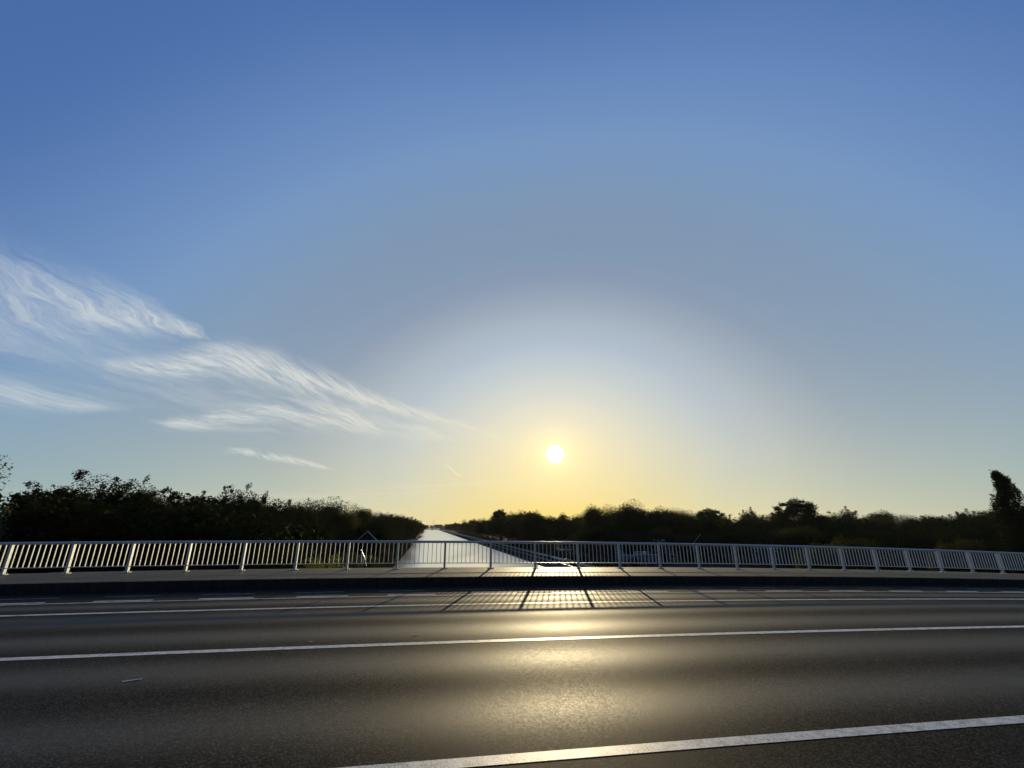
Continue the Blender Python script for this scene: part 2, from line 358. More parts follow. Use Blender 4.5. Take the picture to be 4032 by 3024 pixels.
M_leaf = foliage('dark_leaves', (.007, .013, .004), (.019, .034, .008), .06, (.045, .07, .010))
M_leaf2 = foliage('yellow_green_leaves', (.04, .055, .012), (.09, .105, .022), .28, (.24, .26, .03))
M_leaf5 = foliage('brown_green_leaves', (.012, .017, .005), (.030, .038, .010), .12, (.08, .10, .012))
M_leaf4 = foliage('olive_leaves', (.018, .023, .007), (.042, .050, .012), .16, (.11, .12, .018))
M_leaf3 = foliage('grey_green_leaves', (.06, .075, .045), (.12, .14, .08), .25, (.16, .18, .07))
M_bark, _t, _b = mat('bark', rough=.9, spec=.1); grain(_t, _b, (.02, .017, .012), (.05, .042, .03), 12)

# ------------------------------------------------------------------ ground, banks and water
def strip(name, xs, prof, m, **kw):
    """sheet: for every x a list of (y, z) points"""
    v = []; f = []; k = len(prof(xs[0]))
    for x in xs: v += [(x, y, z) for y, z in prof(x)]
    for i in range(len(xs)-1):
        for j in range(k-1): a = i*k+j; f.append((a, a+k, a+k+1, a+1))
    return link(name, mesh(name, v, f, m), **kw)
def sheet(name, pts, m):
    return link(name, mesh(name, pts, [tuple(range(len(pts)))], m))
FAR = 6000; HAZE = .00004
g = MB()
ys = [-600, -60, 0, 60, 120, 250, 500, 900, 1400, FAR]
def bank(xs_z):
    n = len(xs_z); i0 = len(g.v)
    for y in ys:
        for x, z in xs_z: g.v.append((x, y, z))
    for a in range(len(ys)-1):
        for b in range(n-1): p = i0+a*n+b; g.f.append((p, p+1, p+1+n, p+n))
bank([(-FAR, ZG), (-60, ZG), (-10.6, ZG), (-9.0, ZG-.3), (XL, ZW+.05), (XL+.3, ZW-.8)])
bank([(XR-.3, ZW-.8), (XR, ZW+.05), (32.6, ZG-.25), (34.5, ZG), (60, ZG), (FAR, ZG)])
ground = g.build('ground', M_soil); tag(ground, kind='structure')
bed = sheet('canal_bed', [(XL-1, -600, ZW-.9), (XR+1, -600, ZW-.9), (XR+1, FAR, ZW-.9), (XL-1, FAR, ZW-.9)], M_soil); tag(bed, kind='structure')
rv = MB().poly([(XR-.02, -300, ZW+.09), (32.62, -300, ZG-.2), (32.62, 1300, ZG-.2), (XR-.02, 1300, ZW+.09)], [(0, 1, 2, 3)]).build('canal_revetment', M_rip); tag(rv, kind='structure')
wat = sheet('water', [(XL-1.5, -600, ZW), (XR+.6, -600, ZW), (XR+.6, 1500, ZW), (XL-1.5, 1500, ZW)], M_water); tag(wat, kind='structure')
ke = MB().box((33.0, -300, ZG-.1), (33.35, 1250, ZG+.12)).build('quay_kerb', M_path); tag(ke, kind='structure')
tp = sheet('towpath', [(36.7, 40, ZG+.02), (39.0, 40, ZG+.02), (39.0, 1250, ZG+.02), (36.7, 1250, ZG+.02)], M_path); tag(tp, kind='structure')
yd = sheet('yard', [(46, 85, ZG+.015), (100, 85, ZG+.015), (92, 135, ZG+.015), (46, 150, ZG+.015)], M_conc); tag(yd, kind='structure')

# ------------------------------------------------------------------ bridge deck, road, pavement, embankments
xs = [x*1.0 for x in range(-130, 151)]
Y0 = 1.2
road = strip('road', xs, lambda x: [(Y0, zroad(x, Y0)), (8.0, zroad(x, 8)), (YE, zroad(x, YE))], M_asph); tag(road, kind='structure')
M_paint_shaded, _t, _b = mat('shaded_road_paint', rough=.8, spec=.1); grain(_t, _b, (.06, .06, .055), (.26, .26, .24), 7)  # duller paint for the far dashes: shade beside the kerb put into the colour
def mark(name, x0, x1, y, w, lift=.004, step=1.0):
    n = max(1, int(round((x1-x0)/step))); v = []; f = []
    for i in range(n+1):
        x = x0+(x1-x0)*i/n; v += [(x, y-w/2, zroad(x, y-w/2)+lift), (x, y+w/2, zroad(x, y+w/2)+lift)]
    for i in range(n): f.append((2*i, 2*i+2, 2*i+3, 2*i+1))
    return link(name, mesh(name, v, f, M_paint), road)
mark('lane_line', -90, 120, 4.53, .17); mark('lane_line', -90, 120, 8.89, .19)
mark('lane_line', -90, 120, 13.24, .18); mark('lane_line', -90, 120, 15.17, .11)
for k in range(-11, 20):
    mark('dash_mark', -3.81+2.67*k, -2.33+2.67*k, 15.42, .15, step=.75)
    mark('dash_mark', -4.14+2.67*k, -2.62+2.67*k, 16.42, .12, step=.75).data.materials[0] = M_paint_shaded
KW = .16
walk = strip('pavement', xs, lambda x: [(YE+KW+.004, zwalk(x, YE+KW)), (YR-.3, zwalk(x, YR-.3)), (YR+.28, zwalk(x, YR+.28))], M_pave); tag(walk, kind='structure')
kv = MB().box((-.496, 0, -.45), (.496, KW, .012)); km = mesh('kerb_stone', kv.v, kv.f, M_conc)
for i in range(-34, 66):
    x = i+.5; o = link('kerb_stone', km, walk, (x, YE, zwalk(x, YE)-.012), (0, -math.atan(zc(x+.5)-zc(x-.5)), 0))
# the long rest of the kerb, past what can be told apart
for a, b_ in ((-130, -34), (66, 150)):
    v = []; f = []; xx = list(range(a, b_+1))
    for x in xx: v += [(x, YE, zwalk(x, YE)-.5), (x, YE, zwalk(x, YE)), (x, YE+KW, zwalk(x, YE)), (x, YE+KW, zwalk(x, YE)-.5)]
    for i in range(len(xx)-1):
        for j in range(3): q = 4*i+j; f.append((q, q+1, q+5, q+4))
    tag(link('kerb_run', mesh('kerb_run', v, f, M_conc), walk), kind='stuff')
wn = strip('near_pavement', xs, lambda x: [(-3.2, zroad(x, Y0)+.14), (Y0-.15, zroad(x, Y0)+.14), (Y0, zroad(x, Y0)+.14), (Y0, zroad(x, Y0)-.1)], M_pave); tag(wn, kind='structure')
# deck edge and underside
bx = [x for x in xs if -14 <= x <= 42]
dk = strip('bridge_deck', bx, lambda x: [(YR+.28, zwalk(x, YR+.28)), (YR+.46, zwalk(x, YR+.28)), (YR+.46, zc(x)-.55), (YR-.4, zc(x)-1.3), (-2.4, zc(x)-1.3), (-3.4, zc(x)-.5), (-3.4, zroad(x, Y0)+.14), (-3.2, zroad(x, Y0)+.14)], M_conc); tag(dk, kind='structure')
for x0, x1 in ((-15.5, -13.0), (40.5, 43.0)):
    ab = MB().box((x0, -3.6, ZW-1), (x1, YR+.6, zc((x0+x1)/2)-1.0)).build('bridge_abutment', M_conc); tag(ab, kind='structure')
for nm, sel in (('embankment', lambda x: x <= -13), ('embankment', lambda x: x >= 41)):
    ex = [x for x in xs if sel(x)]
    e1 = strip(nm, ex, lambda x: [(YR+.28, zwalk(x, YR+.28)), (YR+.5, zwalk(x, YR+.28)-.02), (YR+.5+1.7*(zc(x)+.3+7.05), ZG-.05)], M_soil); tag(e1, kind='structure')
    e2 = strip(nm, ex, lambda x: [(-3.2, zroad(x, Y0)+.14), (-3.4, zroad(x, Y0)+.12), (-3.4-1.7*(zc(x)+7.3), ZG-.05)], M_soil); tag(e2, kind='structure')

# ------------------------------------------------------------------ railing
HR = 1.12
rail = link('bridge_railing', None); rail.location = (0, 0, 0)
tag(rail, 'long grey galvanised steel railing with square posts and thin upright bars along the bridge edge', 'railing')
X0P = -15.23
pm = MB().box((-.042, -.06, .012), (.042, .06, HR-.055)); post_me = mesh('post', pm.v, pm.f, M_galv)
bp = MB().box((-.13, -.085, 0), (.13, .085, .016))
for sx in (-1, 1):
    for sy in (-1, 1): bp.tube([(sx*.095, sy*.055, .016), (sx*.095, sy*.055, .045)], .014, 6)
bp_me = mesh('base_plate', bp.v, bp.f, M_galv)
bl = MB().box((-.011, -.021, .225), (.011, .021, HR-.07)); bal_me = mesh('baluster', bl.v, bl.f, M_galv)
i0, i1 = -2, 26
for i in range(i0, i1+1):
    x = X0P+2*i; z = zwalk(x, YR)
    p = link('post', post_me, rail, (x, YR, z)); link('base_plate', bp_me, p)
    if i < i1:
        for k in range(1, 11):
            xb = x+2*k/11; link('baluster', bal_me, rail, (xb, YR, zwalk(xb, YR)))
xr = [X0P+2*i for i in range(i0, i1+1)]
def prof_run(prof, dz):
    v = []; f = []; n = len(prof)
    for x in xr: v += [(x, YR+a, zwalk(x, YR)+dz+b) for a, b in prof]
    for i in range(len(xr)-1):
        for j in range(n): a, b = i*n+j, i*n+(j+1) % n; f.append((a, b, b+n, a+n))
    f += [tuple(range(n))[::-1], tuple((len(xr)-1)*n+j for j in range(n))]
    return v, f
v, f = prof_run([(.052*math.cos(t), .050*math.sin(t)) for t in np.linspace(0, 2*math.pi, 16, endpoint=False)], HR-.046)
link('top_rail', mesh('top_rail', v, f, M_galv, True), rail)
v, f = prof_run([(-.028, -.014), (.028, -.014), (.028, .014), (-.028, .014)], .218)
link('bottom_rail', mesh('bottom_rail', v, f, M_galv), rail)

# ------------------------------------------------------------------ trees
def leaves(cent, rad, count, size, flat=1.0, hollow=.55, lean=None):
    """leaf diamonds scattered through ellipsoid clumps; arrays of centres (n,3) and radii (n,3)"""
    n = len(cent); idx = np.repeat(np.arange(n), count); N = len(idx)
    d = rng.normal(size=(N, 3)); d /= np.linalg.norm(d, axis=1)[:, None]
    r = hollow+(1.08-hollow)*rng.random(N)**.6
    p = cent[idx]+rad[idx]*d*r[:, None]
    return leaf_quads(p, d, size*(.6+.8*rng.random(N)))
def leaf_quads(p, d, s):
    N = len(p)
    nrm = d*.55+rng.normal(size=(N, 3))*.6+np.array([0, 0, .25]); nrm /= np.linalg.norm(nrm, axis=1)[:, None]
    a = np.cross(nrm, rng.normal(size=(N, 3))); a /= np.linalg.norm(a, axis=1)[:, None]+1e-9
    b = np.cross(nrm, a); s = s[:, None]
    v = np.stack([p-a*s, p+b*s*.55+nrm*s*.12, p+a*s*1.05, p-b*s*.55+nrm*s*.12], 1)
    return v.reshape(-1, 3)
def crown_mesh(name, verts, m):
    n = len(verts); me = bpy.data.meshes.new(name)
    me.vertices.add(n); me.vertices.foreach_set('co', verts.astype(np.float32).ravel())
    me.loops.add(n); me.loops.foreach_set('vertex_index', np.arange(n, dtype=np.int32))
    me.polygons.add(n//4); me.polygons.foreach_set('loop_start', np.arange(0, n, 4, dtype=np.int32)); me.polygons.foreach_set('loop_total', np.full(n//4, 4, dtype=np.int32))
    me.update(); me.validate(); me.materials.append(m); return me
def sprays(base, out, n, length, per, size):
    """thin shoots with leaves standing out of the crown"""
    k = rng.integers(0, len(base), n); P0 = base[k]; D = out[k]+rng.normal(size=(n, 3))*.35; D[:, 2] = np.abs(D[:, 2])+.35
    D /= np.linalg.norm(D, axis=1)[:, None]; L = length*(.4+.8*rng.random(n))
    t = np.linspace(.1, 1, per)
    p = (P0[:, None, :]+D[:, None, :]*(L[:, None]*t)[..., None]).reshape(-1, 3)+rng.normal(size=(n*per, 3))*size*.7
    return leaf_quads(p, np.repeat(D, per, 0), size*(.6+.7*rng.random(n*per)))
def make_kind(kind, seed, m):
    global rng
    rng = np.random.default_rng(seed)
    if kind == 'round':
        nb = 44; d = rng.normal(size=(nb, 3)); d /= np.linalg.norm(d, axis=1)[:, None]; r = rng.random(nb)**.4
        c = np.array([0, 0, .56])+d*r[:, None]*np.array([.24, .24, .33]); c[:, 2] = np.clip(c[:, 2], .14, .90)
        rad = np.stack([rng.uniform(.095, .165, nb)]*3, 1)*np.array([1.1, 1.1, .85])
        v = [leaves(c, rad, 800, .0076, hollow=.3), sprays(c+d*rad, d, 130, .02, 6, .0075)]
    elif kind == 'ragged':
        nb = 46; d = rng.normal(size=(nb, 3)); d /= np.linalg.norm(d, axis=1)[:, None]; r = rng.random(nb)**.35
        c = np.array([0, 0, .50])+d*r[:, None]*np.array([.25, .25, .36]); c[:, 2] = np.clip(c[:, 2], .12, .88)
        c[:6] += rng.normal(size=(6, 3))*np.array([.08, .08, .02])
        rad = np.stack([rng.uniform(.08, .14, nb)]*3, 1)
        k = rng.integers(0, nb, 130); o = d[k]+rng.normal(size=(130, 3))*.3; o[:, 2] = np.abs(o[:, 2])+.3; o /= np.linalg.norm(o, axis=1)[:, None]
        sc_ = c[k]+d[k]*rad[k]+o*rng.uniform(-.01, .055, (130, 1)); sr = np.stack([rng.uniform(.014, .034, 130)]*3, 1)*rng.uniform(.6, 1.4, (130, 3))
        v = [leaves(c, rad, 780, .0076, hollow=.3), leaves(sc_, sr, 46, .0074), sprays(c+d*rad, d, 70, .04, 7, .008)]
    elif kind == 'open':
        nb = 120; d = rng.normal(size=(nb, 3)); d[:, 2] = np.abs(d[:, 2])*np.where(rng.random(nb) < .8, 1, -1); d /= np.linalg.norm(d, axis=1)[:, None]; r = .45+.55*rng.random(nb)**.6
        c = np.array([0, 0, .60])+d*r[:, None]*np.array([.30, .30, .33]); c[:, 2] = np.clip(c[:, 2], .14, .95)
        rad = np.stack([rng.uniform(.032, .058, nb)]*3, 1)*np.array([1.25, 1.25, .8])
        low = c[:, 2] < .66; rad[low] *= 2.0
        v = [leaves(c, rad, 210, .0078, hollow=.3), sprays(c+d*rad, d, 160, .03, 6, .0075)]
    elif kind == 'willow':
        nb = 44; d = rng.normal(size=(nb, 3)); d /= np.linalg.norm(d, axis=1)[:, None]; r = rng.random(nb)**.4
        c = np.array([0, 0, .58])+d*r[:, None]*np.array([.30, .30, .32]); c[:, 2] = np.clip(c[:, 2], .2, .9)
        rad = np.stack([rng.uniform(.09, .14, nb)]*3, 1)
        n = 1500; k = rng.integers(0, nb, n); P0 = c[k]+d[k]*rad[k]*rng.random((n, 1)); t = np.linspace(0, 1, 12)
        out = d[k]*np.array([1, 1, .2]); L = rng.uniform(.05, .16, n)
        p = P0[:, None, :]+out[:, None, :]*(t*.05)[None, :, None]; p[..., 2] += .02*t-(L[:, None]*t**1.6)
        p = p.reshape(-1, 3)+rng.normal(size=(n*12, 3))*.004
        v = [leaves(c, rad, 900, .0062, hollow=.2), leaf_quads(p, np.repeat(out, 12, 0), .0055*(.6+.7*rng.random(n*12)))]
    elif kind == 'poplar':
        nb = 120; t = np.linspace(.06, .955, nb); w = .088*np.sin(math.pi*np.clip(.16+t*.80, 0, 1))**.75
        a = rng.random(nb)*6.28; q = rng.random(nb)**.5
        c = np.stack([np.cos(a)*w*q, np.sin(a)*w*q, t], 1); rad = np.stack([w*.45+.008, w*.45+.008, w*.7+.012], 1)
        d = np.stack([np.cos(a), np.sin(a), np.full(nb, 1.5)], 1); d /= np.linalg.norm(d, axis=1)[:, None]
        v = [leaves(c, rad, 260, .0058, hollow=.3), sprays(c+d*rad*.6, d, 320, .03, 8, .0055)]
    else:   # bush
        nb = 34; d = rng.normal(size=(nb, 3)); d /= np.linalg.norm(d, axis=1)[:, None]; r = rng.random(nb)**.45
        c = np.array([0, 0, .42])+d*r[:, None]*np.array([.42, .42, .36]); c[:, 2] = np.clip(c[:, 2], .06, .8)
        rad = np.stack([rng.uniform(.12, .2, nb)]*3, 1)
        v = [leaves(c, rad, 330, .017), sprays(c+d*rad, d, 260, .055, 7, .013)]
    V = np.concatenate(v); zz = V[:, 2]; hi = np.sort(zz)[-max(40, len(zz)//1500)]; k_ = .97/hi
    tp = V[zz > np.quantile(zz, .997)][:, :2].mean(0) if kind not in ('poplar', 'bush', 'willow') else np.zeros(2)
    V[:, :2] -= tp*np.clip(zz/hi, 0, 1)[:, None]; V *= k_; c = c-np.concatenate([tp, [0]]); c = c*k_
    crown = crown_mesh(kind+'_crown', V, m)
    tb = MB(); rr = random.Random(seed)
    top = {'poplar': .9, 'bush': .4}.get(kind, .6); tb.tube([(0, 0, -.03), (.006, .004, top*.35), (-.004, .006, top*.7), (0, 0, top)], [.024, .018, .012, .004], 7)
    if kind != 'poplar':
        for k in range(16 if kind == 'open' else 8):
            j = rr.randrange(len(c)); e = Vector(c[j]); s_ = Vector((0, 0, rr.uniform(.18, .45) if kind != 'bush' else .05)); mid = s_.lerp(e, .5)+Vector((0, 0, -.02))
            tb.tube([s_, mid, e], [.010, .006, .002], 5)
    return crown, mesh(kind+'_trunk', tb.v, tb.f, M_bark, True)
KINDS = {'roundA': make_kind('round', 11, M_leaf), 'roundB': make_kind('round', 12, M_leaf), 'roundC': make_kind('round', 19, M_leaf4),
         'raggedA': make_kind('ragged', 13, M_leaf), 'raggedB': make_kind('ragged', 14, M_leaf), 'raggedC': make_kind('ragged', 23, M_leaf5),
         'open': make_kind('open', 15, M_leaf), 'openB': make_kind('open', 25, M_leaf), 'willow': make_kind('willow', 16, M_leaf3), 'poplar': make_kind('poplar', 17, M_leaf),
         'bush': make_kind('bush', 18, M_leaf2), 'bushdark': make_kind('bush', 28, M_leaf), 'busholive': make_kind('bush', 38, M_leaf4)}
def tree(name, kind, x, y, ztop, wide, label, cat='tree', group=None, zb=ZG, lean=0.0):
    """wide: crown width over the default one"""
    h = (ztop-zb)/.97; cr, tr = KINDS[kind]
    o = link(name, None, None, (x, y, zb), (0, lean, random.uniform(0, 6.28) if not lean else 0)); o.scale = (h*wide, h*wide, h)
    link('crown', cr, o); link('trunk', tr, o)
    return tag(o, label, cat, group)
def polar(a, d): return d*math.sin(R(a)), d*math.cos(R(a))
def ord_(n): return ['first', 'second', 'third', 'fourth', 'fifth', 'sixth', 'seventh', 'eighth', 'ninth', 'tenth', 'eleventh', 'twelfth', 'thirteenth', 'fourteenth', 'fifteenth', 'sixteenth', 'seventeenth', 'eighteenth', 'nineteenth', 'twentieth', 'twenty-first', 'twenty-second', 'twenty-third', 'twenty-fourth', 'twenty-fifth'][n-1]
# skyline crowns: azimuth, elevation of the top, kind, height of the top, width factor, words
SKY = [(-36.85, 3.75, 'raggedB', 7.0, 1.0, 'thin twig'), (-35.0, 3.6, 'roundA', 7.2, .9, ''), (-33.3, 4.95, 'raggedC', 8.2, 1.0, 'tallest'),
       (-31.4, 4.5, 'raggedA', 7.6, .75, ''), (-30.0, 3.5, 'roundC', 6.5, 1.0, ''), (-28.6, 2.7, 'roundA', 6.2, 1.1, ''), (-27.2, 3.0, 'roundB', 6.6, 1.0, ''),
       (-25.9, 3.2, 'roundC', 6.8, .9, ''), (-24.2, 3.55, 'raggedA', 7.0, .8, ''), (-22.4, 4.1, 'raggedA', 7.6, .9, ''), (-20.7, 4.45, 'raggedB', 8.2, .85, ''),
       (-18.9, 3.45, 'roundA', 6.8, .9, ''), (-17.3, 2.95, 'roundA', 6.6, .9, ''), (-15.8, 2.9, 'raggedC', 6.8, .8, ''), (-14.2, 3.0, 'roundC', 6.9, .8, ''),
       (-12.8, 2.75, 'roundB', 6.6, .9, ''), (-11.3, 3.4, 'roundA', 8.6, 1.05, 'domed'), (-9.9, 2.8, 'roundB', 8.0, .9, ''), (-8.6, 2.5, 'roundC', 8.0, .9, ''),
       (-7.2, 2.0, 'roundA', 7.6, .9, ''), (-6.1, 1.75, 'roundB', 7.4, .9, ''), (-5.0, 1.62, 'roundC', 7.6, .9, ''), (-4.1, 1.5, 'roundA', 7.6, .9, ''), (-3.3, 1.42, 'roundB', 7.8, .8, ''),
       (-2.6, 1.1, 'roundC', 7.4, .8, ''), (-2.0, .8, 'roundA', 7.2, .8, ''),
       (3.3, .55, 'roundA', 8.8, .8, ''), (4.4, .84, 'roundB', 9.8, .8, ''), (5.6, .95, 'roundC', 9.0, .9, ''), (6.8, 1.05, 'roundA', 8.6, 1.0, ''), (8.1, 1.5, 'roundB', 10.0, .8, ''),
       (9.0, 2.1, 'open', 12.0, .9, 'see-through'), (10.3, 1.8, 'roundC', 9.8, .9, ''), (11.5, 1.95, 'roundA', 10.2, 1.0, ''), (13.4, 1.9, 'roundC', 10.0, 1.05, ''), (15.0, 1.3, 'roundB', 8.6, 1.1, ''),
       (16.8, 1.68, 'roundA', 10.5, .7, 'small domed'), (18.6, 1.45, 'roundB', 8.5, 1.0, ''), (20.4, 2.55, 'roundC', 9.0, .75, 'domed'), (22.4, 2.45, 'roundB', 9.0, 1.1, ''), (23.9, 2.3, 'roundC', 8.5, .9, ''),
       (25.4, 3.1, 'roundA', 9.5, .85, 'tall domed'), (26.9, 1.9, 'roundB', 8.0, .9, ''), (28.6, 2.2, 'roundC', 8.5, 1.1, ''), (30.2, 2.0, 'roundB', 8.5, 1.1, ''), (31.6, 1.75, 'roundA', 8.0, 1.1, ''),
       (33.8, 1.95, 'open', 8.5, .95, 'broken-topped'), (35.6, 1.0, 'roundC', 7.5, 1.3, ''), (38.2, 1.95, 'raggedA', 9.0, .9, ''), (40.3, 1.35, 'raggedC', 8.0, 1.1, ''),
       (42.6, 2.8, 'open', 9.6, .95, 'tall gappy'), (44.5, 1.15, 'roundA', 7.5, 1.2, ''), (46.8, 1.8, 'raggedA', 8.5, 1.05, ''), (48.1, .8, 'roundC', 7, 1.3, ''), (49.6, 1.4, 'roundC', 8.0, 1.1, ''),
       (51.3, .95, 'roundB', 7.5, 1.3, ''), (52.9, .92, 'roundA', 7.5, 1.3, ''), (54.2, .9, 'raggedB', 7.3, 1.2, ''), (55.5, 1.35, 'raggedA', 8.0, 1.2, ''), (57.0, 1.25, 'roundC', 8.0, 1.3, '')]
kind_words = {'round': 'dense dark tree', 'ragge': 'ragged dark tree', 'open': 'gappy tree', 'openB': 'gappy tree'}
def bay_of(a): return max(1, min(24, int((math.tan(R(a))*YR-X0P)//2)+1))
cnt = {}
for a, e, k, zt, wd, w in SKY:
    d = (zt-EYE)/math.tan(R(e)); x, y = polar(a, d); b_ = bay_of(a); cnt[b_] = cnt.get(b_, 0)+1
    w1 = kind_words[k[:5] if k[:5] in kind_words else k]; w0 = (w+' ') if w else ''
    pos = 'leftmost' if cnt[b_] == 1 else ord_(cnt[b_])+' from left'
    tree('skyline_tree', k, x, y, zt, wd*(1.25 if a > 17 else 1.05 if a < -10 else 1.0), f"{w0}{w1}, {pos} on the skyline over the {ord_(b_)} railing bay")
# the wood below and behind the skyline crowns
pa = [s[0] for s in SKY]; pe = [s[1] for s in SKY]
def cap(a):
    for i in range(len(pa)-1):
        if pa[i] <= a <= pa[i+1]: return min(pe[i], pe[i+1])-(.12 if a > -9 else .75)
    return 1.6
def fill(x, y, z, wd, group, label, kinds=('roundA', 'roundB', 'roundC', 'raggedA', 'raggedB', 'bushdark')):
    if 0 < x < 45 and y < 1400: x = 45+x*.05
    if not -39.5 < math.degrees(math.atan2(x, y)) < 60: return
    a = math.degrees(math.atan2(x, y)); d = math.hypot(x, y)
    zt = min(z, EYE+d*math.tan(R(max(cap(a), .12))))
    if zt < ZG+3: zt = ZG+3
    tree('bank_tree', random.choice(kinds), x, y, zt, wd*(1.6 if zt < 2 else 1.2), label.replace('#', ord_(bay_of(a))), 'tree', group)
rn = random.Random(4); random.seed(3)
y = 124.0
while y < 1150:                                   # row along the left water's edge
    st_ = 5.5+y*.018
    fill(-12.6+rn.uniform(-.8, .6), y, rn.uniform(5.5, 7.2)-max(0, 110-y)*.03, .95, 'trees along the left water edge', ('near' if y < 100 else 'middle' if y < 400 else 'far')+' dark tree in the row overhanging the left canal edge, over the # railing bay')
    y += st_
for k in range(46):                               # mass further left
    y = rn.uniform(40, 125); x = -max(rn.uniform(17, 50), y*.20)
    fill(x, y, rn.uniform(5, 9), 1.05, 'trees in the dark wood on the left', 'dark tree low in the left wood below the skyline, over the # railing bay')
for k in range(16):
    x = -rn.uniform(30, 44); y = rn.uniform(28, 60)
    fill(x, y, rn.uniform(3.5, 6), 1.2, 'trees in the dark wood on the left', 'dark tree low in the left wood below the skyline, over the # railing bay')
y = 215.0
while y < 1200:                                   # row beyond the towpath
    st_ = 7+y*.02
    fill(46.5+rn.uniform(-1, 2.5), y, rn.uniform(5.5, 8), .95, 'trees beyond the towpath', ('near' if y < 400 else 'far')+' dark tree in the row beyond the towpath, over the # railing bay')
    y += st_
for k in range(34):
    a = 8+k*1.5+rn.uniform(-.5, .5); d = rn.uniform(150, 185) if a > 20 else rn.uniform(185, 230)
    x, y = polar(a, d); fill(x, y, rn.uniform(6, 10.5), 1.25, 'trees in the dark wood on the right', 'dark tree low in the right wood below the skyline, over the # railing bay')
for k in range(30):
    a = 19+k*1.36+rn.uniform(-.5, .5); d = rn.uniform(128, 148); x, y = polar(a, d)
    fill(x, y, rn.uniform(-.5, 2.8), 1.5, 'trees in the dark wood on the right', 'dark tree low in the right wood below the skyline, over the # railing bay', ('bushdark', 'roundB', 'roundC'))
for k in range(26):                                # far end of the canal
    x = rn.uniform(-60, 110); fill(x, rn.uniform(1450, 2100), rn.uniform(7, 10.5), 1.6, 'trees on the far horizon', 'tiny hazy tree on the horizon behind the far bridge', ('roundA', 'roundB', 'roundC'))
# edge trees
tree('willow_tree', 'willow', -35.0, 38.9, 7.9, 1.0, 'tall pale grey-green willow-like tree cut by the left edge of the photograph')
tree('poplar_tree', 'poplar', 94.4, 58.6, 10.7, 1.15, 'narrow dark poplar standing above the right end of the railing')
tree('poplar_tree', 'poplar', 99.6, 54.6, 15.8, 1.1, 'taller dark poplar cut off by the right edge of the photograph')
tree('poplar_tree', 'poplar', 99.5, 60.0, 5.0, 1.9, 'low poplar hidden in the foot of the two taller poplars at the right edge')
# bushes behind the railing
B = [(-10.4, 51, -.75, .72, 'bush', 'yellow-green bush at the foot of the railing, left of the gabled shed'),
     (-12.6, 55, -1.3, .8, 'bush', 'bright green low bush farthest left behind the railing foot'),
     (-9.7, 60, -1.35, .7, 'busholive', 'yellowish bush below the grey signboard on the left bank'),
     (-11.2, 73, -1.4, .7, 'busholive', 'olive bush just left of the white sign post on the left bank'),
     (-10.0, 77, -2.2, .8, 'busholive', 'round green bush between the white sign post and the canal'),
     (-9.8, 82.5, -2.7, .9, 'busholive', 'dark bush at the water edge in front of the gabled shed'),
     (-9.5, 66, -3.5, .7, 'bushdark', 'small brown-green bush at the water edge next to the railing foot'),
     (-9.9, 94, -3.3, .9, 'bushdark', 'dark bush at the water edge right of the gabled shed'),
     (-10.3, 116, -2.9, 1.0, 'busholive', 'green bush hanging over the water just behind the gabled shed'),
     (63.5, 61.5, .55, 1.0, 'busholive', 'round olive bush showing over the railing on the right'),
     (57.0, 60, -.25, .8, 'busholive', 'pale bush just left of the round olive bush on the right'),
     (68, 61, -.3, .8, 'bushdark', 'grey twiggy bush right of the round olive bush'),
     (76, 57, -.2, .5, 'busholive', 'small bright green bush showing over the right part of the railing'),
     (79, 56.5, .4, .7, 'busholive', 'leafy green shrub just left of the poplars, over the railing'),
     (84, 57, -.2, .9, 'bushdark', 'dark shrub between the leafy shrub and the poplar foot'),
     (39.5, 190, -3.6, .9, 'busholive', 'green bush where the towpath meets the trees'),
     (47, 172, -3.0, 1.1, 'busholive', 'rounded green bush beside the towpath under the brownish trees'),
     (58, 170, -2.8, 1.1, 'busholive', 'green bush right of the towpath behind the white car'),
     (44.5, 96, -4.6, .9, 'bushdark', 'dark bush left of the blue-grey boat')]
for x, y, zt, wd, k, lab in B: tree('bush', k, x, y, zt, wd, lab, 'bush')
# rough growth on the banks
def tufts(name, boxes, m, label, size=.22):
    ps = []
    for (x0, x1, y0, y1, z0, z1, n) in boxes:
        p = rng.random((n, 3)); ps.append(np.stack([x0+(x1-x0)*p[:, 0], y0+(y1-y0)*p[:, 1]**1.0, z0+(z1-z0)*p[:, 2]**2], 1))
    p = np.concatenate(ps); me = crown_mesh(name, leaf_quads(p, np.tile([0, 0, 1.], (len(p), 1)), size*(.5+rng.random(len(p)))), m)
    return tag(link(name, me), label, kind='stuff')
rng = np.random.default_rng(5)
tufts('undergrowth', [(-11.6, XL+.15, 60, 260, ZW+.1, ZG+1.2, 42000), (-40, -10, 30, 70, ZG, ZG+1.8, 9000), (XR+.2, 33, 60, 500, ZW+.15, ZG+.25, 9000),
                      (33.6, 36.2, 60, 300, ZG, ZG+.15, 6000), (39.2, 45, 100, 300, ZG, ZG+1.0, 9000), (41.5, 46.5, 165, 700, ZG, ZG+3.6, 30000), (44, 60, 195, 240, ZG, ZG+4, 9000)], M_leaf, 'low rough growth along both canal banks', .2)

